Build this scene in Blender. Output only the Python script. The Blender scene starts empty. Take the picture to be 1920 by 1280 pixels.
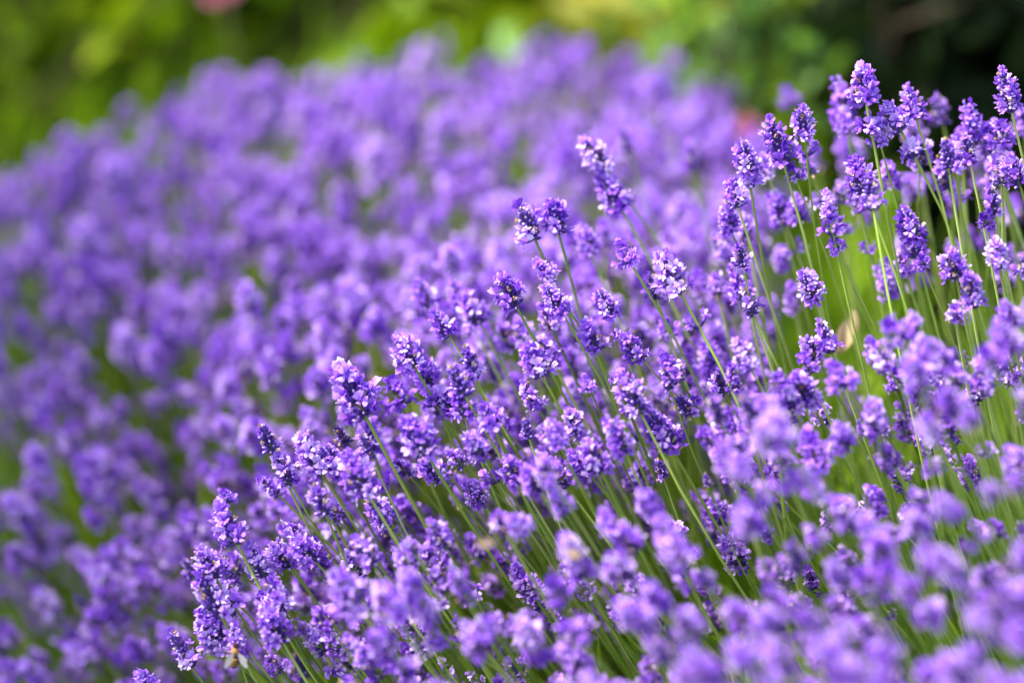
import bpy, math, random
import numpy as np
from mathutils import Vector, Matrix
R = math.radians
rng = np.random.default_rng(7)
random.seed(7)
sc = bpy.context.scene
COL = sc.collection

# ------------------------------------------------------------------ camera
CZ, TH = 1.25, R(25)
FOCUS = 1.42
FPX = 85 / 36 * 1920
cd = bpy.data.cameras.new('camera'); cam = bpy.data.objects.new('camera', cd); COL.objects.link(cam)
cam.location = (0, 0, CZ); cam.rotation_euler = (math.pi / 2 - TH, 0, 0)
cd.lens = 85; cd.sensor_width = 36; cd.clip_start = .02; cd.clip_end = 400
cd.dof.use_dof = True; cd.dof.focus_distance = FOCUS; cd.dof.aperture_fstop = 1.5
sc.camera = cam
FW = np.array((0, math.cos(TH), -math.sin(TH))); UP = np.array((0, math.sin(TH), math.cos(TH))); RT = np.array((1., 0, 0))
CP = np.array((0, 0, CZ))
def P(u, v, d): return CP + FW * d + RT * ((u - 960) / FPX * d) + UP * ((640 - v) / FPX * d)
def proj(p):
    q = np.asarray(p) - CP; d = q @ FW
    return 960 + (q @ RT) / d * FPX, 640 - (q @ UP) / d * FPX, d

# ------------------------------------------------------------------ light
SUN_AZ, SUN_EL = R(-80), R(58)          # azimuth measured from +Y (into the picture) towards +X
w = bpy.data.worlds.new('World'); sc.world = w; w.use_nodes = True
nt = w.node_tree; bg = nt.nodes['Background']
sky = nt.nodes.new('ShaderNodeTexSky'); sky.sky_type = 'NISHITA'; sky.sun_disc = False
sky.sun_elevation = SUN_EL; sky.sun_rotation = SUN_AZ
sky.air_density = 1.0; sky.dust_density = 3.0; sky.ozone_density = 1.0
nt.links.new(sky.outputs[0], bg.inputs[0]); bg.inputs[1].default_value = .14
sd = bpy.data.lights.new('sun', 'SUN'); sd.energy = 3.8; sd.angle = R(12); sd.color = (1, .965, .91)
sun = bpy.data.objects.new('sun', sd); COL.objects.link(sun)
sdir = Vector((math.sin(SUN_AZ) * math.cos(SUN_EL), math.cos(SUN_AZ) * math.cos(SUN_EL), math.sin(SUN_EL)))
sun.rotation_euler = sdir.to_track_quat('Z', 'Y').to_euler(); sun.location = (0, 0, 6)
sc.view_settings.view_transform = 'Standard'; sc.view_settings.look = 'None'
sc.view_settings.gamma = 1; sc.view_settings.exposure = 1.62
sc.cycles.use_denoising = True
sc.cycles.max_bounces = 8; sc.cycles.diffuse_bounces = 4; sc.cycles.transmission_bounces = 5
sc.cycles.adaptive_threshold = .015

# ------------------------------------------------------------------ helpers
def tag(o, label=None, cat=None, group=None, kind=None):
    if label: o['label'] = label
    if cat: o['category'] = cat
    if group: o['group'] = group
    if kind: o['kind'] = kind
    return o
def link(name, data, parent=None):
    o = bpy.data.objects.new(name, data); COL.objects.link(o)
    if parent: o.parent = parent
    return o
def nrm(a): a = np.asarray(a, float); return a / (np.linalg.norm(a) + 1e-12)
class G:                                  # quads with a material slot and a natural-variation value
    def __init__(s): s.v = []; s.f = []; s.m = []; s.r = []; s.n = 0
    def add(s, v, f, m=0, r=0.):
        v = np.asarray(v, float).reshape(-1, 3); f = np.asarray(f, int).reshape(-1, 4)
        s.v.append(v); s.f.append(f + s.n); s.m.append(np.broadcast_to(m, (len(f),)).copy())
        s.r.append(np.broadcast_to(r, (len(v),)).astype(float).copy()); s.n += len(v)
    def arrays(s):
        if not s.v: return np.zeros((0, 3)), np.zeros((0, 4), int), np.zeros(0, int), np.zeros(0)
        return np.concatenate(s.v), np.concatenate(s.f), np.concatenate(s.m), np.concatenate(s.r)
    def mesh(s, name, mats, smooth=True):
        v, f, m, r = s.arrays()
        me = bpy.data.meshes.new(name)
        me.vertices.add(len(v)); me.vertices.foreach_set('co', v.ravel().astype(np.float32))
        me.loops.add(len(f) * 4); me.loops.foreach_set('vertex_index', f.ravel().astype(np.int32))
        me.polygons.add(len(f)); me.polygons.foreach_set('loop_start', (np.arange(len(f)) * 4).astype(np.int32))
        me.polygons.foreach_set('loop_total', np.full(len(f), 4, np.int32))
        for k in mats: me.materials.append(k)
        me.polygons.foreach_set('material_index', m.astype(np.int32))
        me.polygons.foreach_set('use_smooth', np.full(len(f), smooth))
        a = me.attributes.new('var', 'FLOAT', 'POINT'); a.data.foreach_set('value', r.astype(np.float32))
        me.update(calc_edges=True)
        return me
def gridquads(nr, nc, closed=False):
    q = []
    for i in range(nr - 1):
        for j in range(nc if closed else nc - 1):
            k = (j + 1) % nc
            q.append((i * nc + j, i * nc + k, (i + 1) * nc + k, (i + 1) * nc + j))
    return np.array(q)
def frame(d, hint=(0, 0, 1)):
    d = nrm(d); h = np.asarray(hint, float)
    if abs(d @ nrm(h)) > .97: h = np.array((1., 0, .1))
    x = nrm(np.cross(h, d)); y = np.cross(d, x)     # y points roughly along hint
    return x, y, d
def tube(pts, rad, n=6, spin=0.):
    pts = np.asarray(pts, float); rad = np.broadcast_to(rad, (len(pts),))
    t = np.gradient(pts, axis=0)
    out = []; x = None
    for p, dd, r_ in zip(pts, t, rad):
        dd = nrm(dd)
        if x is None: x, y, _ = frame(dd, (0, 1, .2))
        else:
            x = nrm(x - dd * (x @ dd)); y = np.cross(dd, x)
        a = np.arange(n) / n * 2 * math.pi + spin
        out.append(p + r_ * (np.cos(a)[:, None] * x + np.sin(a)[:, None] * y))
    return np.concatenate(out), gridquads(len(pts), n, True)
def bez(a, b, c, d, n):
    t = np.linspace(0, 1, n)[:, None]
    return (1 - t) ** 3 * a + 3 * t * (1 - t) ** 2 * b + 3 * t * t * (1 - t) * c + t ** 3 * d

# ------------------------------------------------------------------ materials
def mat(name, stops, trans=.0, tcol=None, rough=.6, spec=.3, noise=None, bump=None, objvar=.0, hv=None):
    m = bpy.data.materials.new(name); m.use_nodes = True; n = m.node_tree; L = n.links
    b = n.nodes['Principled BSDF']; out = n.nodes['Material Output']
    b.inputs['Roughness'].default_value = rough
    b.inputs['Specular IOR Level'].default_value = spec
    at = n.nodes.new('ShaderNodeAttribute'); at.attribute_name = 'var'
    src = at.outputs['Fac']
    if objvar:
        oi = n.nodes.new('ShaderNodeObjectInfo'); ma = n.nodes.new('ShaderNodeMath'); ma.operation = 'MULTIPLY_ADD'
        L.new(oi.outputs['Random'], ma.inputs[0]); ma.inputs[1].default_value = objvar
        m2 = n.nodes.new('ShaderNodeMath'); m2.operation = 'SUBTRACT'; m2.inputs[1].default_value = objvar / 2
        L.new(src, m2.inputs[0]); L.new(m2.outputs[0], ma.inputs[2]); src = ma.outputs[0]
    if noise:
        tc = n.nodes.new('ShaderNodeTexCoord')
        nz = n.nodes.new('ShaderNodeTexNoise'); nz.inputs['Scale'].default_value = noise[0]; nz.inputs['Detail'].default_value = 3
        L.new(tc.outputs['Object'], nz.inputs['Vector'])
        mr = n.nodes.new('ShaderNodeMath'); mr.operation = 'MULTIPLY_ADD'
        L.new(nz.outputs['Fac'], mr.inputs[0]); mr.inputs[1].default_value = noise[1]
        sb = n.nodes.new('ShaderNodeMath'); sb.operation = 'SUBTRACT'; sb.inputs[1].default_value = noise[1] / 2
        L.new(src, sb.inputs[0]); L.new(sb.outputs[0], mr.inputs[2]); src = mr.outputs[0]
    cr = n.nodes.new('ShaderNodeValToRGB'); e = cr.color_ramp.elements
    while len(e) < len(stops): e.new(.5)
    for k, (p, c) in enumerate(stops): e[k].position = p; e[k].color = (*c, 1)
    L.new(src, cr.inputs[0]); L.new(cr.outputs[0], b.inputs['Base Color'])
    if bump:
        tc = n.nodes.new('ShaderNodeTexCoord')
        nz = n.nodes.new('ShaderNodeTexNoise'); nz.inputs['Scale'].default_value = bump[0]
        L.new(tc.outputs['Object'], nz.inputs['Vector'])
        bp = n.nodes.new('ShaderNodeBump'); bp.inputs['Strength'].default_value = bump[1]; bp.inputs['Distance'].default_value = bump[2]
        L.new(nz.outputs['Fac'], bp.inputs['Height']); L.new(bp.outputs[0], b.inputs['Normal'])
    if trans:
        t = n.nodes.new('ShaderNodeBsdfTranslucent'); mx = n.nodes.new('ShaderNodeMixShader')
        hs = n.nodes.new('ShaderNodeMix'); hs.data_type = 'RGBA'; hs.blend_type = 'MULTIPLY'; hs.inputs['Factor'].default_value = 1
        L.new(cr.outputs[0], hs.inputs['A']); hs.inputs['B'].default_value = (*(tcol or (1, 1, 1)), 1)
        L.new(hs.outputs['Result'], t.inputs[0]); mx.inputs[0].default_value = trans
        L.new(b.outputs[0], mx.inputs[1]); L.new(t.outputs[0], mx.inputs[2]); L.new(mx.outputs[0], out.inputs[0])
    return m
M_PETAL = mat('lavender_petal', [(0, (.15, .025, .50)), (.5, (.48, .195, .88)), (1, (.88, .70, .98))], .38, (1, .92, 1), .55, .25, noise=(900, .25), objvar=.25)
M_CALYX = mat('lavender_calyx', [(0, (.16, .17, .11)), (.3, (.085, .045, .20)), (.65, (.06, .022, .21)), (1, (.16, .065, .44))], 0, None, .55, .35, noise=(1500, .3), bump=(2500, .5, .0006))
M_BRACT = mat('lavender_bract', [(0, (.20, .26, .05)), (1, (.42, .42, .12))], .25, None, .6, .2)
M_DRY = mat('dried_petal', [(0, (.30, .16, .09)), (.5, (.55, .36, .22)), (1, (.80, .66, .48))], .2, None, .7, .2, noise=(1200, .4))
M_STEM = mat('lavender_stem', [(0, (.15, .25, .03)), (.5, (.30, .44, .06)), (1, (.50, .60, .16))], 0, None, .6, .15, noise=(60, .4), objvar=.5)
M_BLADE = mat('lavender_leaf', [(0, (.05, .12, .004)), (.5, (.24, .41, .014)), (1, (.48, .62, .05))], .35, (1.1, 1.15, .4), .55, .15)

# ------------------------------------------------------------------ lavender florets
def add_calyx(g, p, d, ln, wd, hi, r):
    x, y, z = frame(d)
    if hi: t = np.array((0, .18, .5, .8, 1, .93)); w_ = np.array((.35, .85, 1, .92, .8, .35)); n = 7
    else: t = np.array((0, .5, 1)); w_ = np.array((.4, 1, .6)); n = 4
    a = np.arange(n) / n * 2 * math.pi + rng.random() * 6
    rib = 1 + (.10 * np.cos(a * 7 / 1.) if hi else 0)
    bend = (t ** 2)[:, None, None] * ln * .10 * (-y)
    V = p + t[:, None, None] * ln * z + bend + (w_[:, None, None] * wd / 2) * (np.cos(a)[None, :, None] * x + np.sin(a)[None, :, None] * y)
    rr = np.repeat(np.clip(t * .75 + r * .5 - .1, 0, 1), n)
    g.add(V.reshape(-1, 3), gridquads(len(t), n, True), 0, rr)
def add_corolla(g, p, d, up, s, hi, r, m=0, crumple=0.):
    # two-lipped blossom: two erect upper lobes, three spreading lower lobes
    x, y, z = frame(d, up)
    tl = s * .62
    n = 6 if hi else 4
    t = np.array((0, .6, 1)); wr = np.array((.16, .2, .3)) * s
    a = np.arange(n) / n * 2 * math.pi
    V = p + t[:, None, None] * tl * z + wr[:, None, None] * (np.cos(a)[None, :, None] * x + np.sin(a)[None, :, None] * y)
    g.add(V.reshape(-1, 3), gridquads(3, n, True), m, r * .6)
    mouth = p + tl * z
    for ang, ll, ww, fl in ((66, .98, .86, 40), (114, .98, .86, 40), (203, .70, .56, 78), (270, .76, .64, 88), (337, .70, .56, 78)):
        A = R(ang + rng.normal(0, 7)); F = R(fl + rng.normal(0, 14) - 45 * crumple)
        rad = math.cos(A) * x + math.sin(A) * y
        tang = -math.sin(A) * x + math.cos(A) * y
        out = math.cos(F) * z + math.sin(F) * rad
        nor = math.cos(F) * rad - math.sin(F) * z
        ll2 = ll * s * rng.uniform(.85, 1.15); ww2 = ww * s * rng.uniform(.85, 1.15) * (1 - .4 * crumple)
        if hi:
            tt = np.array((0, .35, .72, 1.0)); wv = np.array((.42, .92, 1.0, .55)); cc = np.array((-1, 0, 1.))
            curl = rng.uniform(-.1, .35)
        else:
            tt = np.array((0, .6, 1.)); wv = np.array((.5, 1., .6)); cc = np.array((-1, 1.)); curl = .1
        rt = tt[:, None] - (np.abs(cc)[None, :] * .22 * (tt[:, None] > .9))
        V = (mouth + rad * .25 * s + rt[..., None] * ll2 * out + (cc[None, :] * wv[:, None] * ww2 / 2)[..., None] * tang
             + ((tt[:, None] ** 2 * -curl + .18 * cc[None, :] ** 2 * wv[:, None]) * ll2)[..., None] * nor)
        V = V + rng.normal(0, .035 * s * (1 + 3 * crumple), V.shape)
        g.add(V.reshape(-1, 3), gridquads(len(tt), len(cc)), m, np.clip(r + rng.normal(0, .08) + .12 * tt.repeat(len(cc)), 0, 1))
def add_bract(g, p, d, s):
    x, y, z = frame(d)
    tt = np.array((0, .3, .7, 1.)); wv = np.array((.3, 1, .7, .05)); cc = np.array((-1, 0, 1.))
    V = p + tt[:, None, None] * s * z + (cc[None, :] * wv[:, None] * s * .38)[..., None] * x + (.15 * s * np.abs(cc)[None, :] * wv[:, None] + .2 * s * tt[:, None] ** 2)[..., None] * y
    g.add(V.reshape(-1, 3), gridquads(4, 3), 1, rng.random())
def whorl(gc, gp, gd, h, rbase, n, alpha, ln, openf, dry, cs, hi, phase, bracts=True):
    if bracts and hi:
        for k in range(3):
            a = phase + k * 2.1
            o = np.array((math.cos(a), math.sin(a), 0)); add_bract(gc, o * .0008 + (0, 0, h - .001), o * .8 + np.array((0, 0, .75)), .0042)
    for k in range(n):
        a = phase + k * 2 * math.pi / n + rng.normal(0, .14)
        al = alpha + rng.normal(0, .14)
        o = np.array((math.cos(a), math.sin(a), 0))
        d = o * math.sin(al) + np.array((0, 0, math.cos(al)))
        p0 = o * rbase + np.array((0, 0, h + rng.normal(0, .0007)))
        l2 = ln * rng.uniform(.82, 1.15); r = rng.random()
        add_calyx(gc, p0, d, l2, l2 * .40, hi, r)
        tip = p0 + d * l2 * .88
        q = rng.random()
        if q < openf:
            d2 = nrm(d + o * .35 + rng.normal(0, .22, 3))
            add_corolla(gp, tip, d2, (0, 0, 1), cs * rng.uniform(.8, 1.2), hi, rng.beta(2, 2))
        elif q < openf + dry:
            add_corolla(gd, tip, nrm(d + rng.normal(0, .3, 3)), (0, 0, 1), cs * .5, hi, rng.random(), 0, 1.)
        elif q < openf + dry + .25:      # closed blossom just showing
            x, y, z = frame(d)
            add_calyx(gp, tip - d * .0008, d, l2 * .42, l2 * .26, hi, .9)
def make_head(hi, L, W, nw, openf, dry, seed):
    """head of stacked whorls, base at z=0, top near L, widest W"""
    global rng
    keep = rng; rng = np.random.default_rng(seed)
    gc, gp, gd = G(), G(), G()
    ln = .0062
    for k in range(nw):
        t = k / max(1, nw - 1)
        h = (L - ln * 1.25) * t
        prof = .78 + .30 * math.sin(math.pi * min(1, t * 1.15 + .12)) - .25 * t ** 3
        al = 1.02 * (1 - t) ** .7 + .22
        n = 7 if t < .75 else 5
        of = openf * rng.uniform(.6, 1.3)
        rb = max(.0006, W / 2 * prof - ln * math.sin(al) - .0040)
        whorl(gc, gp, gd, h, rb, n, al, ln, of, dry, .0058, hi, rng.random() * 6)
        if hi or k % 2 == 0: whorl(gc, gp, gd, h + .0016, rb * .6, 5, al * .62, ln * .95, of * .45, dry * 1.3, .0050, hi, rng.random() * 6, False)
    whorl(gc, gp, gd, L - ln * 1.2, .0004, 4, .25, ln * .85, openf, dry, .0052, hi, rng.random() * 6, False)
    # axis inside the head
    V, Q = tube([(0, 0, -.001), (0, 0, L * .5), (0, 0, L - .004)], [.0011, .0010, .0006], 5); gc.add(V, Q, 1, .3)
    rng = keep
    return gc, gp, gd
def make_whorl(hi, n, openf, dry, seed):
    global rng
    keep = rng; rng = np.random.default_rng(seed)
    gc, gp, gd = G(), G(), G()
    whorl(gc, gp, gd, 0, .0012, n, .75, .0064, openf, dry, .0060, hi, rng.random() * 6)
    if n > 5: whorl(gc, gp, gd, .0015, .001, n - 3, .4, .006, openf, dry, .0054, hi, rng.random() * 6, False)
    rng = keep
    return gc, gp, gd
# (length, width, whorls, open share, dried share, look)
SPEC = [(.024, .021, 4, 0.55, .05, 'plump fully open'), (.028, .019, 5, 0.44, .08, 'oblong open'), (.034, .018, 6, 0.40, .08, 'long open'),
        (.019, .019, 3, 0.57, .05, 'short round open'), (.026, .017, 5, .22, .10, 'slender, mostly dark buds'), (.022, .021, 4, 0.42, .16, 'plump with tan withered florets'),
        (.030, .021, 5, 0.49, .06, 'tall bushy open'), (.016, .015, 2, .45, .06, 'small few-flowered'), (.036, .020, 6, 0.48, .10, 'long bushy'),
        (.022, .016, 4, .12, .12, 'bud-covered, barely open'), (.027, .023, 4, 0.66, .04, 'broad pale fully open'), (.024, .018, 4, .45, .22, 'half-withered tan-flecked')]
HI, LO = [], []
for i, s_ in enumerate(SPEC):
    gc, gp, gd = make_head(True, *s_[:5], 100 + i)
    HI.append((gc.mesh('flower_head', [M_CALYX, M_BRACT]), gp.mesh('blossoms', [M_PETAL]), gd.mesh('withered_florets', [M_DRY]) if gd.v else None))
    def merge(seed, hi_=False, s_=s_):
        c, p, d = make_head(hi_, *s_[:5], seed); g = G()
        for src, mi in ((c, (1, 4)), (p, (2,)), (d, (3,))):
            v, f, m, r = src.arrays()
            if len(v): g.add(v, f, np.array(mi)[m] if len(mi) > 1 else mi[0], r)
        return g.arrays()
    LO.append(merge(200 + i)); 
WSPEC = [(7, .8, .05), (5, .5, .1), (4, .9, 0), (8, .65, .1)]
WH = []; WL = []
for i, s_ in enumerate(WSPEC):
    gc, gp, gd = make_whorl(True, *s_, 300 + i)
    WH.append((gc.mesh('lower_whorl', [M_CALYX, M_BRACT]), gp.mesh('blossoms', [M_PETAL])))
    c, p, d = make_whorl(False, *s_, 310 + i); g = G()
    for src, mi in ((c, (1, 4)), (p, (2,)), (d, (3,))):
        v, f, m, r = src.arrays()
        if len(v): g.add(v, f, np.array(mi)[m] if len(mi) > 1 else mi[0], r)
    WL.append(g.arrays())

# ------------------------------------------------------------------ canopy surfaces of the two lavender masses
def dz(d): return FOCUS / (1 + (FOCUS / d - 1) / 1.4)
def rbf(ctrl):
    pts = np.array([P(c[0], c[1], dz(c[2])) for c in ctrl]); X = pts[:, :2]; z = pts[:, 2]; n = len(X)
    K = np.linalg.norm(X[:, None] - X[None], axis=2) + np.eye(n) * 1e-3
    A = np.zeros((n + 3, n + 3)); A[:n, :n] = K + .02 * np.eye(n); A[:n, n] = 1; A[:n, n + 1:] = X; A[n, :n] = 1; A[n + 1:, :n] = X.T
    s = np.linalg.solve(A, np.concatenate([z, np.zeros(3)]))
    def H(xy):
        xy = np.atleast_2d(xy)
        return np.linalg.norm(xy[:, None] - X[None], axis=2) @ s[:n] + s[n] + xy @ s[n + 1:]
    return H
C1 = [(330,1200,1.42),(360,1040,1.43),(430,940,1.44),(500,800,1.45),(650,700,1.45),(760,640,1.46),(900,580,1.48),(1000,560,1.47),(1250,500,1.48),
      (1400,350,1.48),(1500,250,1.48),(1650,180,1.48),(1880,160,1.47),(600,1200,1.34),(800,900,1.36),(1000,900,1.31),(1200,950,1.25),(1400,850,1.22),
      (1500,950,1.21),(1850,700,1.20),(1700,1000,1.17),(1850,1200,1.08),(1400,1200,1.14),(1000,1200,1.22),(700,1100,1.30),(600,900,1.41),
      (1700,500,1.38),(1300,650,1.41),(1000,720,1.40),(1950,1000,1.12),(200,1300,1.45)]
C2 = [(0,300,2.2),(0,700,1.87),(0,1000,1.72),(0,1280,1.62),(200,230,2.25),(400,150,2.3),(600,130,2.3),(800,90,2.35),(1100,90,2.35),(1250,100,2.3),
      (1380,200,2.15),(1380,400,1.75),(300,500,1.95),(300,900,1.70),(300,1250,1.58),(600,300,2.05),(600,600,1.68),(900,300,2.0),(900,500,1.66),
      (1200,300,1.95),(1200,450,1.66),(500,750,1.60),(-200,400,2.2),(-200,1000,1.75)]
H1, H2 = rbf(C1), rbf(C2)
RIDGE = np.array([(230,1300),(330,1190),(360,1040),(420,950),(490,830),(620,730),(760,660),(850,590),(950,560),(1100,560),(1250,500),(1350,380),(1400,300),(1500,240),(1600,190),(1880,180),(2100,180)])
SIL = np.array([(-200,400),(0,330),(100,290),(200,235),(300,210),(400,135),(500,130),(600,130),(800,95),(900,130),(1000,110),(1100,85),(1200,130),(1250,95),(1330,150),(1400,230),(1460,360)])
def lump(x, y): return .012 * math.sin(x * 31 + 2 * math.sin(y * 17)) + .012 * math.sin(y * 27 + 1.7 * math.sin(x * 23 + 1)) + .006 * math.sin(x * 71 + y * 53)
def bump(u, v, uc, vc, ru, rv): return math.exp(-(((u - uc) / ru) ** 2 + ((v - vc) / rv) ** 2))
def dens1(u, v):
    k = 1 - .85 * bump(u, v, 1640, 540, 260, 120) - .55 * bump(u, v, 1130, 800, 190, 110) - .6 * bump(u, v, 980, 1090, 190, 110) - .55 * bump(u, v, 1500, 650, 220, 110) \
        - .5 * bump(u, v, 1150, 620, 200, 70) - .3 * bump(u, v, 1850, 1000, 70, 120) - .55 * bump(u, v, 1300, 860, 150, 60) - .5 * bump(u, v, 1600, 1130, 90, 90) - .6 * bump(u, v, 1700, 300, 300, 150)
    return max(.02, k)
def dens2(u, v):
    k = 1 - .93 * bump(u, v, 480, 490, 65, 60) - .93 * bump(u, v, 910, 410, 80, 70) - .85 * bump(u, v, 1000, 300, 60, 55) - .7 * bump(u, v, 700, 350, 60, 50) \
         - .5 * bump(u, v, 850, 180, 50, 30)
    return max(.04, k)

CONV1 = np.array((.50, 1.38, -.51))
stalks = []     # dict(base, axis, scale, kind, root, hand, label, whorl)
def stalk(base, axis, scale, kind, root, wh=None, label=None, hand=False, **k):
    stalks.append(dict(base=np.asarray(base, float), axis=nrm(axis), scale=scale, kind=kind, root=np.asarray(root, float), wh=wh, label=label, hand=hand, **k))
def lean1(b):          # stems splay out of the bush, more so on its near and left flanks
    u, v, d = proj(b)
    return max((CONV1[0] - b[0]) / (b[2] - CONV1[2]), float(np.interp(v, (350, 600, 900), (.2, .38, .58))))
def root1(b):
    l = lean1(b); r = np.array((b[0] + l * b[2], b[1] + (CONV1[1] - b[1]) * .4, 0))
    return r + np.array((rng.normal(0, .035), rng.normal(0, .035), 0))

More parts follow.
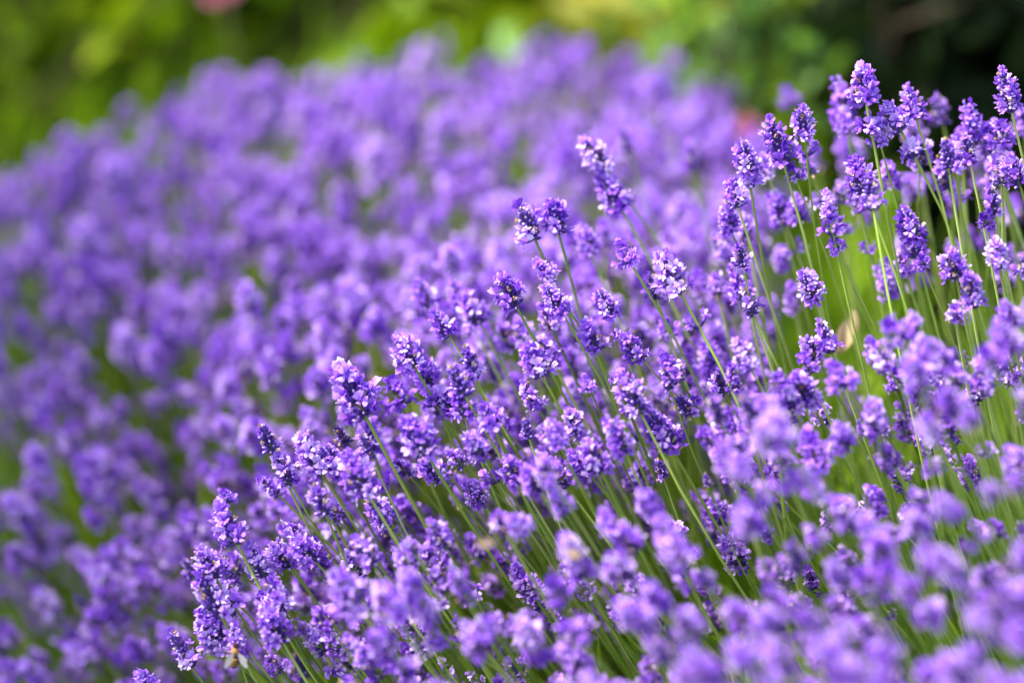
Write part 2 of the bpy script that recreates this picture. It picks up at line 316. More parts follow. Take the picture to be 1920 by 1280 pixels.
# hand-placed stalks read off the photograph: tip u,v  base u,v  depth, kind, whorl gap (px below base, 0 none), label
HAND = [
 (1610,116,1624,192,1.42,0,62,'tallest stalk of the right-hand ridge, violet head against dark leaves with a whorl spaced below'),
 (1572,138,1588,235,1.52,8,0,'soft-edged long violet head just left of the tallest stalk'),
 (1698,152,1718,222,1.44,1,0,'oblong violet head right of the tallest stalk, overlapping a tan-tipped head'),
 (1663,196,1690,245,1.43,3,60,'short plump head with tan tips in front of dark shrub, below the tallest stalk'),
 (1500,189,1508,258,1.42,6,40,'bright rounded head with dark calyx centre, before the sunny green leaves'),
 (1438,208,1462,282,1.43,1,30,'lilac head with cream florets left of the bright rounded head'),
 (1390,256,1402,322,1.42,0,36,'pale lilac head at the left end of the raised ridge with a spread whorl beneath'),
 (1753,172,1768,232,1.56,4,0,'blurred slim violet head standing behind against black shade'),
 (1802,186,1840,262,1.47,8,0,'broad deep violet head before the black shade near the right edge'),
 (1835,225,1868,300,1.48,2,0,'deep violet head leaning behind the broad one near the right edge'),
 (1872,120,1892,190,1.42,1,25,'topmost head at the right edge with a lower whorl close beneath'),
 (1768,252,1778,314,1.39,9,16,'dark budded head with one open floret at its tip and a whorl right below'),
 (1806,243,1820,308,1.41,4,0,'narrow dark violet head beside the budded head with one open floret'),
 (1893,285,1912,346,1.42,0,0,'violet head cut by the right edge below the topmost one'),
 (1598,293,1622,358,1.42,5,0,'plump head with cream withered floret on the ridge middle'),
 (1628,312,1634,372,1.38,9,28,'dark budded head crossing in front of the plump cream-flecked head'),
 (1543,350,1556,412,1.40,1,34,'head pale at the tip and dark below, over a small whorl, mid ridge'),
 (1694,384,1712,450,1.43,0,36,'violet head low on the ridge above a two-floret whorl'),
 (1655,300,1672,352,1.50,0,0,None),(1480,308,1492,335,1.44,7,0,'small whorl-like head between two ridge stems'),
 (1366,334,1384,388,1.44,5,0,None),(1352,380,1372,432,1.46,0,0,None),(1384,448,1394,500,1.42,11,0,None),
 (1368,492,1392,545,1.46,1,18,None),(1392,530,1412,590,1.44,4,0,None),(1490,360,1500,415,1.5,0,0,None),
 (1430,290,1442,330,1.5,3,0,None),(1700,330,1716,372,1.56,3,0,None),(1575,215,1590,250,1.5,3,0,None),
 (1474,165,1482,195,1.75,7,0,'small blurred head against the sunny green leaves'),
 (1645,480,1672,560,1.5,8,0,None),(1455,455,1470,500,1.6,0,0,None),(1560,445,1572,470,1.41,7,0,None),
 (1722,478,1732,500,1.42,7,0,None),(1842,400,1850,425,1.41,7,0,None),(1290,260,1302,320,1.66,4,0,None),
 (1162,232,1180,285,1.66,4,0,None),
 (1085,252,1135,315,1.50,6,0,'slightly soft pale double head standing clear of the hazy lilac mass, leaning left'),
 (1125,322,1166,392,1.50,0,0,'soft lilac head with dark centre just below the pale double head'),
 (968,374,1002,446,1.44,11,0,'left one of two clear heads rising side by side above the hazy field'),
 (1031,368,1047,436,1.45,5,0,'right one of two clear heads rising side by side above the hazy field'),
 (1086,420,1108,474,1.52,0,0,None),(1158,455,1182,492,1.43,7,0,'small pale cap-like head on a lone stem right of the field centre'),
 (1236,474,1276,548,1.43,10,78,'broad whitish-lilac head on a long stem with a flat whorl far below'),
 (1214,508,1232,560,1.45,4,0,'darker head tucked against the broad whitish one'),
 (935,513,968,574,1.42,5,0,'pale head with dark middle left of the stacked pair'),
 (1005,488,1034,530,1.42,3,0,'upper head of a stacked pair with cream buds'),
 (1022,530,1052,582,1.41,0,14,'lower head of a stacked pair, small whorl under it'),
 (1122,538,1144,592,1.44,0,0,'lilac head with dark heart right of the stacked pair'),
 (1096,602,1116,656,1.43,3,0,'round deep violet head behind crossing stems at centre'),
 (1150,612,1204,672,1.43,8,0,None),(740,622,776,686,1.42,0,92,'pale-topped head left of centre with a whorl far down its stem'),
 (866,634,888,698,1.40,9,18,'budded dark head with a white floret on its tip, centre'),
 (836,680,872,742,1.39,9,0,'budded dark head leaning left just below the white-tipped one'),
 (982,642,1016,704,1.40,5,0,'pinkish-lilac head with peach florets at the very centre'),
 (632,680,684,778,1.41,10,0,'largest pale head, cauliflower-like, standing at the left of the in-focus group'),
 (812,578,842,628,1.44,0,0,'head with white upper petals left of the centre'),
 (780,520,806,572,1.52,0,0,None),(840,520,868,575,1.52,1,0,None),(870,545,900,605,1.5,5,0,None),
 (905,755,922,790,1.39,7,14,'small open tuft on a pale green stem under the centre'),
 (980,780,992,822,1.39,9,0,'small closed bud head on a thin stem before green stems'),
 (1026,785,1050,836,1.35,0,0,'soft lilac head right of the small closed bud'),
 (1096,706,1106,730,1.39,7,0,'tiny open tuft on a bright green stem'),
 (1240,680,1256,728,1.40,4,0,'slim upright head over bare stems right of centre'),
 (1160,688,1200,772,1.38,6,0,'full lilac head right of centre above a paler one'),
 (1134,768,1172,848,1.36,8,0,'long pale head beneath the full lilac head'),
 (1214,764,1256,836,1.40,0,0,'dark-centred round head right of the long pale head'),
 (1096,820,1126,882,1.37,5,0,None),(1232,855,1244,895,1.42,9,0,None),
 (487,784,510,842,1.41,9,0,'slim white-tipped head at the left tip of the bush outline'),
 (512,838,545,905,1.42,6,0,None),(560,812,600,880,1.42,10,0,None),(608,828,640,890,1.43,0,0,None),
 (586,898,610,962,1.38,9,0,'dark budded head with pale cap on a leaning stem, left group'),
 (645,846,682,912,1.37,5,26,'head with cream buds and lower whorl in the left group'),
 (674,806,696,858,1.38,4,0,None),(758,778,800,850,1.37,5,0,'open-textured head with cream buds under the pale-topped head'),
 (735,708,752,760,1.46,7,0,None),(855,740,870,780,1.4,7,0,None),
 (418,914,428,940,1.41,7,0,'single pale floret with yellow calyx above the lilac round head, left edge of bush'),
 (408,946,436,1002,1.40,3,22,'lilac round head with a drooping whorl, left outline of bush'),
 (366,1014,404,1082,1.40,1,72,'stepped head low on the left outline, pale top and long bare stem'),
 (374,1068,412,1150,1.40,11,0,'speckled head with tan florets crossing beneath the stepped head'),
 (342,1044,362,1082,1.48,4,0,'small soft head jutting out at the far left of the bush'),
 (316,1178,352,1236,1.40,4,20,'head at the bottom left pointing up-left with purple buds'),
 (262,1254,282,1300,1.41,3,0,'head peeping over the bottom edge at the left'),
 (500,1080,528,1150,1.39,11,0,'withered brown-and-purple head in the lower left group'),
 (462,1010,496,1080,1.41,6,0,None),(500,1000,540,1060,1.42,1,0,None),(545,1000,590,1050,1.40,0,0,None),
 (490,1128,528,1200,1.38,0,0,'bright open head beside the bee'),(432,1165,450,1240,1.39,8,0,'long head on which the honeybee feeds'),
 (590,1140,620,1180,1.37,5,0,'small open head on a diagonal stem, lower left group'),
 (660,1000,700,1060,1.35,6,0,None),(625,1070,680,1150,1.3,10,0,None),(700,1090,745,1160,1.27,0,0,None),
 (1535,592,1556,652,1.40,1,14,'lone upright head before the tan leaf over bare stems'),
 (1378,630,1408,690,1.36,6,0,'pale head on the right-hand slope with a budded stem below'),
 (1558,680,1586,722,1.33,7,0,'sharp lacy open head at right with curled petals'),
 (1630,640,1664,690,1.34,11,0,None),(1660,600,1690,640,1.3,7,0,None),(1738,632,1770,690,1.28,0,0,None),
 (1812,510,1824,552,1.38,3,30,'small crisp violet head with a single floret below, right side'),
 (1866,598,1900,660,1.26,0,0,None),(1828,664,1850,742,1.34,2,0,'crisp upright violet head near the right edge'),
 (1505,665,1518,700,1.38,7,0,None),(1245,590,1252,625,1.48,7,0,None),
 (1505,810,1535,870,1.34,7,0,None),(1320,885,1328,910,1.36,9,0,'tiny closed bud cluster before dark green'),
 (1625,910,1650,965,1.35,0,0,None),(1150,1120,1168,1150,1.36,7,0,None),(850,1150,880,1205,1.36,4,0,'crisp violet head low among green stems, bottom centre'),
 (1010,855,1040,905,1.3,5,0,None),(1800,570,1806,600,1.5,7,0,None),(1640,235,1650,268,1.43,7,0,None),
]
for (u0, v0, u1, v1, d, kd, wg, lab) in HAND:
    d = dz(d)
    tip, b = P(u0, v0, d), P(u1, v1, d + .004)
    ax = tip - b; L = np.linalg.norm(ax)
    ax = nrm(ax) + FW * rng.normal(0, .18)
    stalk(b, ax, .82 * L / SPEC[kd][0], kd, root1(b), (wg * d / FPX, int(rng.integers(4))) if wg else None, lab, True)
HUV = np.array([(h[0] * .5 + h[2] * .5, h[1] * .5 + h[3] * .5, dz(h[4])) for h in HAND])

KP = np.array([.20, .10, .03, .20, .05, .11, .05, .10, .02, .04, .12, .05]); KP /= KP.sum()
# front bush
sp = .0158
for xx in np.arange(-.28, .44, sp):
    for yy in np.arange(.85, 1.60, sp):
        x, y = xx + rng.uniform(-.5, .5) * sp, yy + rng.uniform(-.5, .5) * sp
        z = H1((x, y))[0] + .5 * lump(x, y)
        z -= rng.exponential(.016) + (.02 + .13 * rng.random() if rng.random() < .40 else 0)
        z = max(z, .15)
        u, v, d = proj((x, y, z))
        if not (-60 < u < 1990 and v < 1400 and d > 1.09): continue
        if u < 230 or v < np.interp(u, RIDGE[:, 0], RIDGE[:, 1]) + rng.uniform(-6, 30): continue
        if rng.random() > dens1(u, v) * (.9 if u < 850 else (.6 if u < 1300 and v < 950 else 1.35)) * float(np.interp(d, (1.08, 1.16, 1.25, 1.36), (.8, .9, 1, 1))): continue
        if u < 600 and v < np.interp(u, RIDGE[:, 0], RIDGE[:, 1]) + 110 and rng.random() < .6: continue
        # do not stand in front of hand-placed heads
        dd = np.hypot(HUV[:, 0] - u, HUV[:, 1] - v)
        if np.any((dd < 26 + 20 * (d < 1.36)) & (d < HUV[:, 2] + .03)) and v < 900: continue
        ax = nrm((-lean1((x, y, z)), (y - CONV1[1]) * .6, 1)) + rng.normal(0, .14, 3)
        b = np.array((x, y, z)) - nrm(ax) * .02
        stalk(b, ax, rng.uniform(.50, .75), int(rng.choice(12, p=KP)), root1(b), (rng.uniform(.012, .035), int(rng.integers(4))) if rng.random() < .35 else None, mass=1)
# field behind
sp = .0130
for xx in np.arange(-.60, .30, sp):
    for yy in np.arange(1.05, 2.25, sp):
        x, y = xx + rng.uniform(-.5, .5) * sp, yy + rng.uniform(-.5, .5) * sp
        z = H2((x, y))[0] + .6 * lump(x, y)
        z -= rng.exponential(.016) + (.16 * rng.random() if rng.random() < (.2 if v < 750 else .55) else 0)
        if rng.random() < .05: z += rng.uniform(.01, .035)
        u, v, d = proj((x, y, z))
        if not (-90 < u < 1460 and v < 1450 and 1.46 < d < 2.15): continue
        if v < np.interp(u, SIL[:, 0], SIL[:, 1]) - 10 and rng.random() > .15: continue
        if v < np.interp(u, SIL[:, 0], SIL[:, 1]) - 45: continue
        if rng.random() > dens2(u, v) * (.95 if lump(x * 1.7, y * 1.7) > -.008 else .55): continue
        lean = np.interp(v, (250, 600, 1000), (-.15, .12, .60))
        ax = np.array((-lean, -.15, 1)) + rng.normal(0, .15, 3)
        b = np.array((x, y, z)) - nrm(ax) * .02
        r_ = np.array((b[0] + lean * b[2] * .8 + rng.normal(0, .03), b[1] + .05 + rng.normal(0, .04), 0))
        stalk(b, ax, rng.uniform(.55, .86), int(rng.choice(12, p=KP)), r_, (rng.uniform(.012, .035), int(rng.integers(4))) if rng.random() < .3 else None, mass=2)
print('stalks', len(stalks), 'hand', len(HAND), 'front', sum(s.get('mass') == 1 for s in stalks), 'back', sum(s.get('mass') == 2 for s in stalks))

def stem_curve(s, n):
    b, a, r = s['base'], s['axis'], s['root']; L = np.linalg.norm(b - r)
    return bez(b + a * .001, b - a * L * .30, r + (b - r) * .3 + np.array((0, 0, .05 * L)), r, n)
def headmat(s):
    z = s['axis']; x, y, _ = frame(z, (0, 1, .1)); a = s.get('spin', 0)
    X = math.cos(a) * x + math.sin(a) * y; Y = np.cross(z, X)
    k = s['scale']
    return np.column_stack([X * k, Y * k, z * k])

# choose the 300 individual stalks: hand-placed, then the largest and best seen
for s in stalks:
    s['spin'] = rng.random() * 6.28
    s['u'], s['v'], s['d'] = proj(s['base'] + s['axis'] * .012)
occ = sorted([s for s in stalks if -20 < s['u'] < 1940 and -20 < s['v'] < 1300], key=lambda s: s['d'])
cover = np.zeros((70, 100))
for s in occ:                      # how much of the head is seen past nearer heads
    rpx = .010 * s['scale'] * FPX / s['d'] / 20
    i0, i1 = int(max(0, s['v'] / 20 - rpx)), int(min(69, s['v'] / 20 + rpx)) + 1
    j0, j1 = int(max(0, s['u'] / 20 - rpx)), int(min(99, s['u'] / 20 + rpx)) + 1
    blk = cover[i0:i1, j0:j1]
    s['seen'] = float(np.mean(np.clip(1 - blk, 0, 1))) * rpx ** 2 * SPEC[s['kind']][0] / .02 if blk.size else 0
    cover[i0:i1, j0:j1] += .55
ind = [s for s in occ if s['hand']]
rest = sorted([s for s in occ if not s['hand']], key=lambda s: -s['seen'])
ind += rest[:300 - len(ind)]
ids = set(id(s) for s in ind)

ORD = 'first second third fourth fifth sixth seventh eighth ninth tenth eleventh twelfth thirteenth fourteenth fifteenth sixteenth'.split()
def place_key(s):
    u, v, d = s['u'], s['v'], s['d']
    h = 'left' if u < 640 else ('middle' if u < 1280 else 'right')
    if s.get('mass') == 2: f = 'softly blurred far stalk' if d < 1.66 else 'strongly blurred far stalk'
    else: f = 'large blurred near stalk' if d < 1.27 else ('slightly soft near stalk' if d < 1.35 else ('sharply focused stalk' if d < 1.5 else 'soft stalk behind the sharp ones'))
    vv = 'top' if v < 320 else ('upper' if v < 640 else ('lower' if v < 960 else 'bottom'))
    return f, SPEC[s['kind']][5], vv + ' ' + h
keys = {}
for s in ind:
    if not s['label']: keys.setdefault(place_key(s), []).append(s)
for (f, look, pl), ss in keys.items():
    ss.sort(key=lambda s: s['u'])
    for k, s in enumerate(ss):
        if len(ss) == 1: s['label'] = f'{f} of lavender with {look} head, {pl}'
        elif k < 16: s['label'] = f'{ORD[k]} from left, {f} of lavender, {look} head, {pl}'
        else: s['label'] = f'{f} of lavender among many alike, {look} head, {pl}'
G1 = 'lavender flower stalks of the front bush'; G2 = 'lavender flower stalks of the field behind'
from mathutils import Matrix as MX
for s in ind:
    root = link('lavender_stalk', None); root.location = Vector(s['root'])
    root.empty_display_size = .01
    lab = s['label']
    if 'stalk' not in lab and 'lavender' not in lab: lab = 'lavender: ' + lab
    tag(root, ' '.join(lab.split()[:16]), 'lavender stalk', G2 if s.get('mass') == 2 else G1)
    g = G(); c = stem_curve(s, 14); V, Q = tube(c - s['root'], np.linspace(.0009, .0013, 14) * min(1.15, s['scale'] + .1), 6); g.add(V, Q, 0, .5 + .5 * rng.normal(0, .35))
    st = link('stem', g.mesh('stem', [M_STEM]), root)
    m3 = headmat(s); M4 = np.eye(4); M4[:3, :3] = m3; M4[:3, 3] = s['base'] - s['root']
    hd = link('flower_head', HI[s['kind']][0], root); hd.matrix_local = MX(M4.tolist())
    link('blossoms', HI[s['kind']][1], hd)
    if HI[s['kind']][2]: link('withered_florets', HI[s['kind']][2], hd)
    if s['wh']:
        gap, k = s['wh']; seg = np.linalg.norm(np.diff(c, axis=0), axis=1).cumsum(); i = int(np.searchsorted(seg, gap)); i = min(i, 11)
        t0 = seg[i - 1] if i else 0; f = (gap - t0) / (seg[i] - t0); p = c[i] * (1 - f) + c[i + 1] * f
        s2 = dict(s); s2['axis'] = nrm(c[i] - c[i + 1]); s2['spin'] = s['spin'] + 1; s2['scale'] = max(.75, min(s['scale'], 1.1))
        M4 = np.eye(4); M4[:3, :3] = headmat(s2); M4[:3, 3] = p - s['root']
        w_ = link('lower_whorl', WH[k][0], root); w_.matrix_local = MX(M4.tolist()); link('blossoms', WH[k][1], w_)
# everything else of the mass
def stuff(sel, name, label):
    g = G()
    for s in sel:
        v, f, m, r = LO[s['kind']]
        g.add(v @ headmat(s).T + s['base'], f, m, np.clip(r + s['scale'] * 0 + (s['spin'] / 6.28 - .5) * .25, 0, 1))
        c = stem_curve(s, 7); V, Q = tube(c, np.linspace(.0009, .0012, 7), 4); g.add(V, Q, 0, s['spin'] / 6.28)
        if s['wh']:
            gap, k = s['wh']; p = c[0] + (c[1] - c[0]) * min(1, gap / np.linalg.norm(c[1] - c[0])); v, f, m, r = WL[k]
            g.add(v @ headmat(s).T + p, f, m, r)
    o = link(name, g.mesh(name, [M_STEM, M_CALYX, M_PETAL, M_DRY, M_BRACT])); tag(o, label, 'lavender', None, 'stuff'); return o
left = [s for s in stalks if id(s) not in ids]
stuff(left, 'lavender_flowers', 'mass of purple lavender flowers filling the field behind and between the nearer stalks')

# ------------------------------------------------------------------ leaves and stems low in the bushes
def blades(n, dom, H, leanf, lo, hi_, wd, seedv, lenr):
    g = G(); k = 0
    tt = np.array((0, .33, .7, 1.)); wv = np.array((.7, 1, .85, .12)); cc = np.array((-1, 1.))
    Q = gridquads(4, 2)
    while k < n:
        x, y = rng.uniform(dom[0], dom[1]), rng.uniform(dom[2], dom[3])
        zt = H((x, y))[0]
        u, v, d = proj((x, y, zt))
        if not (-250 < u < 2150 and v < 1800 and d > .8): continue
        if H is H1 and v < np.interp(u, RIDGE[:, 0], RIDGE[:, 1]): continue
        if (u > 1720 and v < 620) and rng.random() < .85: continue
        if (u < 450 and v > 780) and rng.random() < .85: continue
        if u > 1450 and v > 650 and rng.random() < .6: continue
        k += 1
        z = max(.01, zt * rng.uniform(lo, hi_)); p = np.array((x, y, z))
        D = nrm(leanf(p, v) + rng.normal(0, .22, 3)); L = rng.uniform(*lenr)
        side = nrm(np.cross(D, rng.normal(0, 1, 3))); nor = np.cross(D, side)
        cv = rng.uniform(-.15, .15)
        V = p + (tt * L)[:, None, None] * D + (cc[None, :] * wv[:, None] * wd * rng.uniform(.7, 1.3) / 2)[..., None] * side + (tt ** 2 * cv * L)[:, None, None] * nor
        g.add(V.reshape(-1, 3), Q, 0, np.clip(rng.beta(2, 2), 0, 1))
    return g
l1 = lambda p, v: nrm((-max(.2, lean1(p)), 0, 1))
l2 = lambda p, v: np.array((-np.interp(v, (250, 600, 1000), (-.15, .12, .60)), 0, 1.))
g = blades(9000, (-.35, .75, .75, 1.75), H1, l1, .2, .64, .0046, 1, (.04, .09))
v1, f1, m1, r1 = g.arrays()
g2 = blades(11000, (-.75, .4, 1.05, 2.2), H2, l2, .25, .74, .0034, 2, (.05, .12))
v2, f2, m2, r2 = g2.arrays(); g.add(v2, f2, m2, r2)
tag(link('lavender_leaves', g.mesh('lavender_leaves', [M_BLADE])), 'narrow green lavender leaves and shoots filling the bushes under the flower heads', 'leaves', None, 'stuff')

# ------------------------------------------------------------------ ground
M_SOIL = mat('soil', [(0, (.02, .022, .01)), (.5, (.045, .05, .015)), (1, (.07, .085, .02))], 0, None, .95, .1, noise=(9, 1.0), bump=(30, .8, .02))
g = G(); N = 60
xs = np.linspace(-1, 1, N) ** 3 * 60; ys = np.linspace(-1, 1, N) ** 3 * 60 + 2
X, Y = np.meshgrid(xs, ys); Z = .012 * np.sin(X * 7) * np.cos(Y * 5) - .015
g.add(np.stack([X, Y, Z], -1).reshape(-1, 3), gridquads(N, N), 0, .5)
tag(link('ground', g.mesh('ground', [M_SOIL])), 'dark soil under the lavender', 'ground', None, 'structure')

# ------------------------------------------------------------------ shrubs behind
def leaf_mesh(g, p, d, s, r, wid=.5):
    x, y, z = frame(d, rng.normal(0, 1, 3))
    tt = np.array((0, .28, .62, .88, 1.)); wv = np.array((.12, .9, .95, .45, .03)); cc = np.array((-1, 0, 1.))
    V = p + (tt * s)[:, None, None] * z + (cc[None, :] * wv[:, None] * s * wid / 2)[..., None] * x + ((np.abs(cc)[None, :] * .12 * wv[:, None] - .22 * tt[:, None] ** 2) * s)[..., None] * y
    g.add(V.reshape(-1, 3), gridquads(5, 3), 0, r)
def shrub(name, base, rad, height, nb, nl, ls, wid, leafmat, barkmat, label, sweep=(0, 0, 0), z0=.1, seed=1, clump=.07, cat='shrub'):
    global rng
    keep = rng; rng = np.random.default_rng(seed)
    root = link(name, None); root.location = base; root.empty_display_size = .05
    gb, gl = G(), G(); per = max(1, nl // nb)
    for k in range(nb):
        a = rng.random() * 6.28; q = math.sqrt(rng.random())
        e = np.array((math.cos(a) * q * rad[0], math.sin(a) * q * rad[1], 0))
        hh = height * (1 - .35 * q ** 2) * rng.uniform(.45, 1)
        e = e + np.array((0, 0, hh)); st = np.array((e[0] * .12, e[1] * .12, 0))
        c = bez(st, st * 1.2 + (0, 0, hh * .4), e * (.8, .8, .75) + np.asarray(sweep) * -.3, e + np.asarray(sweep) * .3, 9)
        V, Q = tube(c, np.linspace(.010, .0025, 9), 5); gb.add(V, Q, 0, .5)
        for j in range(3):            # side twigs
            t = rng.uniform(.45, .98); i = min(7, int(t * 8)); p = c[i] + (c[i + 1] - c[i]) * (t * 8 - i)
            tw = nrm(rng.normal(0, 1, 3) + (0, 0, .5) + np.asarray(sweep)) * rng.uniform(.06, .2)
            V, Q = tube([p, p + tw * .5 + (0, 0, .01), p + tw], [.003, .002, .001], 4); gb.add(V, Q, 0, .4)
            tone = rng.beta(2, 2)
            for _ in range(per // 3):
                f = rng.uniform(.15, 1.1)
                pp = p + tw * f + rng.normal(0, clump * .35, 3)
                leaf_mesh(gl, pp, nrm(tw) * .8 + rng.normal(0, .55, 3) + np.asarray(sweep), ls * rng.uniform(.6, 1.25), np.clip(tone * .6 + rng.random() * .4, 0, 1), wid)
    link('branches', gb.mesh('branches', [barkmat]), root); link('leaves', gl.mesh('leaves', [leafmat]), root)
    tag(root, label, cat, 'garden shrubs behind the lavender'); rng = keep
    return root
M_BARK = mat('shrub_bark', [(0, (.06, .04, .025)), (1, (.12, .085, .05))], 0, None, .85, .15, noise=(40, .8))
LF = lambda nm, a, b, c, t=.35: mat(nm, [(0, a), (.5, b), (1, c)], t, (1.25, 1.2, .45), .5, .2)
M_L1 = LF('leaf_yellow_green', (.04, .08, .004), (.20, .31, .006), (.46, .58, .015))
M_L2 = LF('leaf_fresh_green', (.04, .10, .004), (.22, .37, .008), (.48, .65, .02))
M_L3 = LF('leaf_shade_dark_green', (.003, .007, .002), (.008, .020, .006), (.05, .09, .012), .12)  # leaf colour kept near black to stand in for the right-hand shade
M_L4 = LF('leaf_golden', (.16, .18, .02), (.34, .34, .05), (.5, .48, .10))
M_L5 = LF('leaf_mint_green', (.08, .20, .04), (.20, .40, .09), (.40, .60, .25))
SW = (.5, 0, .2)
def gp(u, d): p = P(u, 0, d); return (p[0], p[1], 0)
shrub('shrub', gp(40, 2.45), (.34, .26), .80, 90, 2600, .058, .5, M_L1, M_BARK, 'yellow-green leafy shrub in the top left corner with dark hollows', SW, seed=11)
shrub('shrub', gp(430, 2.55), (.32, .26), .86, 90, 2600, .058, .5, M_L2, M_BARK, 'bright green shrub behind the left half of the field, beside a pink rose', SW, seed=12)
shrub('shrub', gp(840, 2.6), (.30, .26), .88, 90, 2500, .056, .55, M_L2, M_BARK, 'fresh green shrub behind the top middle of the field', (.1, 0, .2), seed=13)
shrub('shrub', gp(1275, 2.3), (.05, .08), .84, 40, 1100, .04, .55, M_L4, M_BARK, 'narrow golden-leaved shrub between the dark gap and the mint leaves', (0, 0, .3), seed=14)
shrub('shrub', gp(1410, 2.12), (.10, .12), .86, 60, 1700, .030, .6, M_L5, M_BARK, 'pale mint-green broad-leaved shrub left of the dark one', (.1, 0, .1), seed=15)
shrub('shrub', gp(1510, 2.2), (.09, .10), .86, 55, 1300, .045, .55, M_L2, M_BARK, 'bright green twiggy shrub showing between the mint-green and the dark shrub', (.1, 0, .2), seed=25)
shrub('shrub', gp(1900, 2.15), (.23, .20), 1.15, 110, 3000, .065, .6, M_L3, M_BARK, 'dark broad-leaved shrub filling the top right corner, shade put into its leaf colour', (0, 0, .1), seed=16)
shrub('hedge', gp(300, 3.5), (1.0, .4), 1.2, 130, 5200, .075, .5, M_L1, M_BARK, 'tall yellow-green hedge far behind the left shrubs', (0, 0, .2), seed=17)
shrub('hedge', gp(1500, 3.4), (1.0, .4), 1.6, 130, 5200, .08, .55, M_L3, M_BARK, 'tall hedge, shade put into its dark leaves, far behind the right-hand shrubs', (0, 0, .1), seed=18)  # dark leaf colour gives the shade between the shrubs

# unseen tree added at the left, its crown shading the field edge
tr = shrub('shade_tree', (-1.72, 1.75, 1.62), (.48, .95), 1.1, 60, 2600, .075, .55, M_L2, M_BARK, 'unseen tree at the left whose loose crown shades the edge of the field', (0, 0, .1), seed=21, cat='shade_tree')
del tr['group']
g = G(); V, Q = tube([(0, 0, -1.63), (.02, .03, -1.0), (-.02, 0, -.4), (0, 0, .02)], [.075, .06, .05, .035], 10); g.add(V, Q, 0, .5)
link('trunk', g.mesh('trunk', [M_BARK]), tr)
# pink roses
M_ROSE = mat('rose_petal', [(0, (.5, .06, .16)), (1, (.80, .28, .42))], .3, None, .5, .3)
def rose(u, v, d, s, label):
    g = G()
    for k in range(14):
        a = k * 2.4; q = .25 + .75 * k / 13; fl = .25 + .9 * q
        o = np.array((math.cos(a), math.sin(a), 0)); t_ = np.array((-math.sin(a), math.cos(a), 0))
        tt = np.array((0, .4, .8, 1.)); wv = np.array((.35, 1, 1, .6)); cc = np.array((-1, -.3, .3, 1.))
        out = o * math.sin(fl) + np.array((0, 0, math.cos(fl))); 
        V = o * .1 * s * q + tt[:, None, None] * s * out * (.6 + .4 * q) + (cc[None, :] * wv[:, None] * .42 * s)[..., None] * t_ - (cc[None, :] ** 2 * .15 * s * wv[:, None])[..., None] * o
        g.add(V.reshape(-1, 3), gridquads(4, 4), 0, q)
    root = link('rose', None); p = P(u, v, d); root.location = Vector(p)
    b = link('petals', g.mesh('petals', [M_ROSE]), root); b.rotation_euler = (.8, -.2, 0)
    gs = G(); V, Q = tube([(0, 0, 0), (.01, .03, -.1), (.0, .06, -p[2] + .02)], [.003, .003, .004], 5); gs.add(V, Q, 0, .5)
    link('stem', gs.mesh('stem', [M_BRACT]), root)
    tag(root, label, 'rose', 'pink roses behind the lavender')
rose(415, -14, 2.15, .017, 'pink rose at the top edge above the left part of the field')
rose(1394, 240, 2.0, .012, 'pink rose low beside the mint-green leaves at the right end of the field')

# ------------------------------------------------------------------ honeybee
M_BEE = mat('bee_body', [(0, (.02, .012, .006)), (.25, (.09, .05, .015)), (.6, (.30, .16, .05)), (1, (.45, .28, .11))], 0, None, .7, .1, bump=(3500, .8, .0004))
M_WING = mat('bee_wing', [(0, (.65, .6, .5)), (1, (.8, .75, .65))], .5, None, .25, .6)
root = link('honeybee', None); bp = P(440, 1228, 1.385); root.location = Vector(bp); root.empty_display_size = .005
g = G()
zz = np.array((-.0068, -.0064, -.0056, -.0047, -.0038, -.0029, -.0020, -.0011, -.0003, .0001, .0008, .0020, .0032, .0038, .0041, .0047, .0056, .0061, .0063))
rr = np.array((.0002, .0009, .0016, .0020, .0022, .0023, .0022, .0018, .0010, .0011, .0019, .0022, .0017, .0009, .0010, .0014, .0014, .0008, .0002))
zs = np.concatenate([np.linspace(zz[i], zz[i + 1], 4)[:-1] for i in range(len(zz) - 1)] + [[zz[-1]]]); rs = np.interp(zs, zz, rr)
V, Q = tube(np.stack([zs * 0, zs * 0 , zs], -1), rs, 12)
col = np.where(zs < -.0003, np.where(np.sin((zs + .0068) / .0016 * 2 * math.pi) > -.1, .75, .05), np.where(zs > .0040, .12, .7)).repeat(12)
g.add(V, Q, 0, col)
body = link('body', g.mesh('body', [M_BEE]), root)
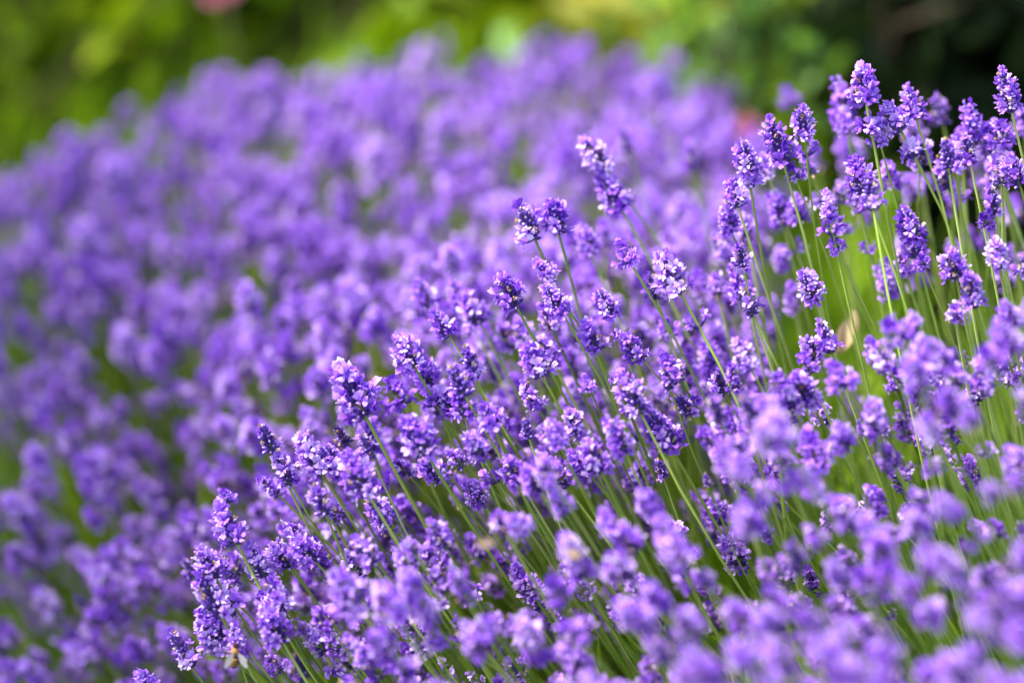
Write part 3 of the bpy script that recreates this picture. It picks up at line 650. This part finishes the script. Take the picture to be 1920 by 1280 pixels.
for sx in (-1, 1):
    for ln_, an in ((.0085, .55), (.006, .8)):
        gw = G(); tt = np.array((0, .3, 0.57, .9, 1)); wv = np.array((.1, .7, 1, .6, .1)); cc = np.array((-1, 0, 1.))
        D = np.array((sx * math.sin(an), -.25, -math.cos(an))); S = nrm(np.cross(D, (0, -1, 0)))
        V = np.array((sx * .001, -.0018, .0018)) + (tt * ln_)[:, None, None] * D + (cc[None, :] * wv[:, None] * ln_ * .17)[..., None] * S
        gw.add(V.reshape(-1, 3), gridquads(5, 3), 0, .6); link('wing', gw.mesh('wing', [M_WING]), root)
    for k in range(3):
        gl = G(); z0 = .001 + k * .001; V, Q = tube([(sx * .0012, .0012, z0), (sx * .0035, .0025, z0 + .0008 * (k - 1)), (sx * .0040, .0050, z0 + .0016 * (k - 1))], [.0003, .00025, .00015], 5)
        gl.add(V, Q, 0, .15); link('leg', gl.mesh('leg', [M_BEE]), root)
    ga = G(); V, Q = tube([(sx * .0006, -.0004, .0060), (sx * .0012, -.0012, .0076), (sx * .0018, -.0006, .0088)], [.00014] * 3, 4); ga.add(V, Q, 0, .05); link('antenna', ga.mesh('antenna', [M_BEE]), root)
root.scale = (1.2, 1.2, 1.15); root.rotation_euler = (R(-15), R(12), R(20))
tag(root, 'honeybee with striped abdomen feeding on a lavender head at the bottom left', 'bee')

# ------------------------------------------------------------------ dried leaves caught in the bush
M_TAN = mat('dry_leaf', [(0, (.45, .27, .12)), (1, (.72, .54, .30))], .35, None, .7, .2, noise=(60, .6))
def dleaf(u, v, d, s, dirv, wid, label):
    g = G(); x, y, z = frame(dirv, (0, -1, .3))
    tt = np.linspace(0, 1, 7); wv = np.sin(math.pi * np.clip(tt * .92 + .04, 0, 1)) ** .8; cc = np.linspace(-1, 1, 5)
    V = (tt * s)[:, None, None] * z + (cc[None, :] * wv[:, None] * s * wid / 2)[..., None] * x + ((cc[None, :] ** 2 * .3 * wv[:, None] + .25 * np.sin(tt * 3)[:, None]) * s * wid)[..., None] * y
    g.add(V.reshape(-1, 3), gridquads(7, 5), 0, .4 + .5 * tt.repeat(5)); o = link('dried_leaf', g.mesh('dried_leaf', [M_TAN])); o.location = Vector(P(u, v, d)); tag(o, label, 'leaf')
dleaf(1572, 662, 1.50, .022, P(1590, 600, 1.5) - P(1572, 662, 1.5), .5, 'tan dried leaf upright among bare stems, the broader of a pair')
dleaf(1592, 640, 1.52, .020, P(1600, 570, 1.5) - P(1592, 640, 1.5), .4, 'thin tan dried leaf behind the broader one among bare stems')
dleaf(892, 1018, 1.27, .011, P(940, 1012, 1.2) - P(888, 1018, 1.2), .35, 'cream withered scrap lying across blurred heads, lower centre')
dleaf(1060, 1032, 1.28, .010, P(1095, 1040, 1.2) - P(1055, 1032, 1.2), .45, 'cream withered scrap beside green stems right of the other')
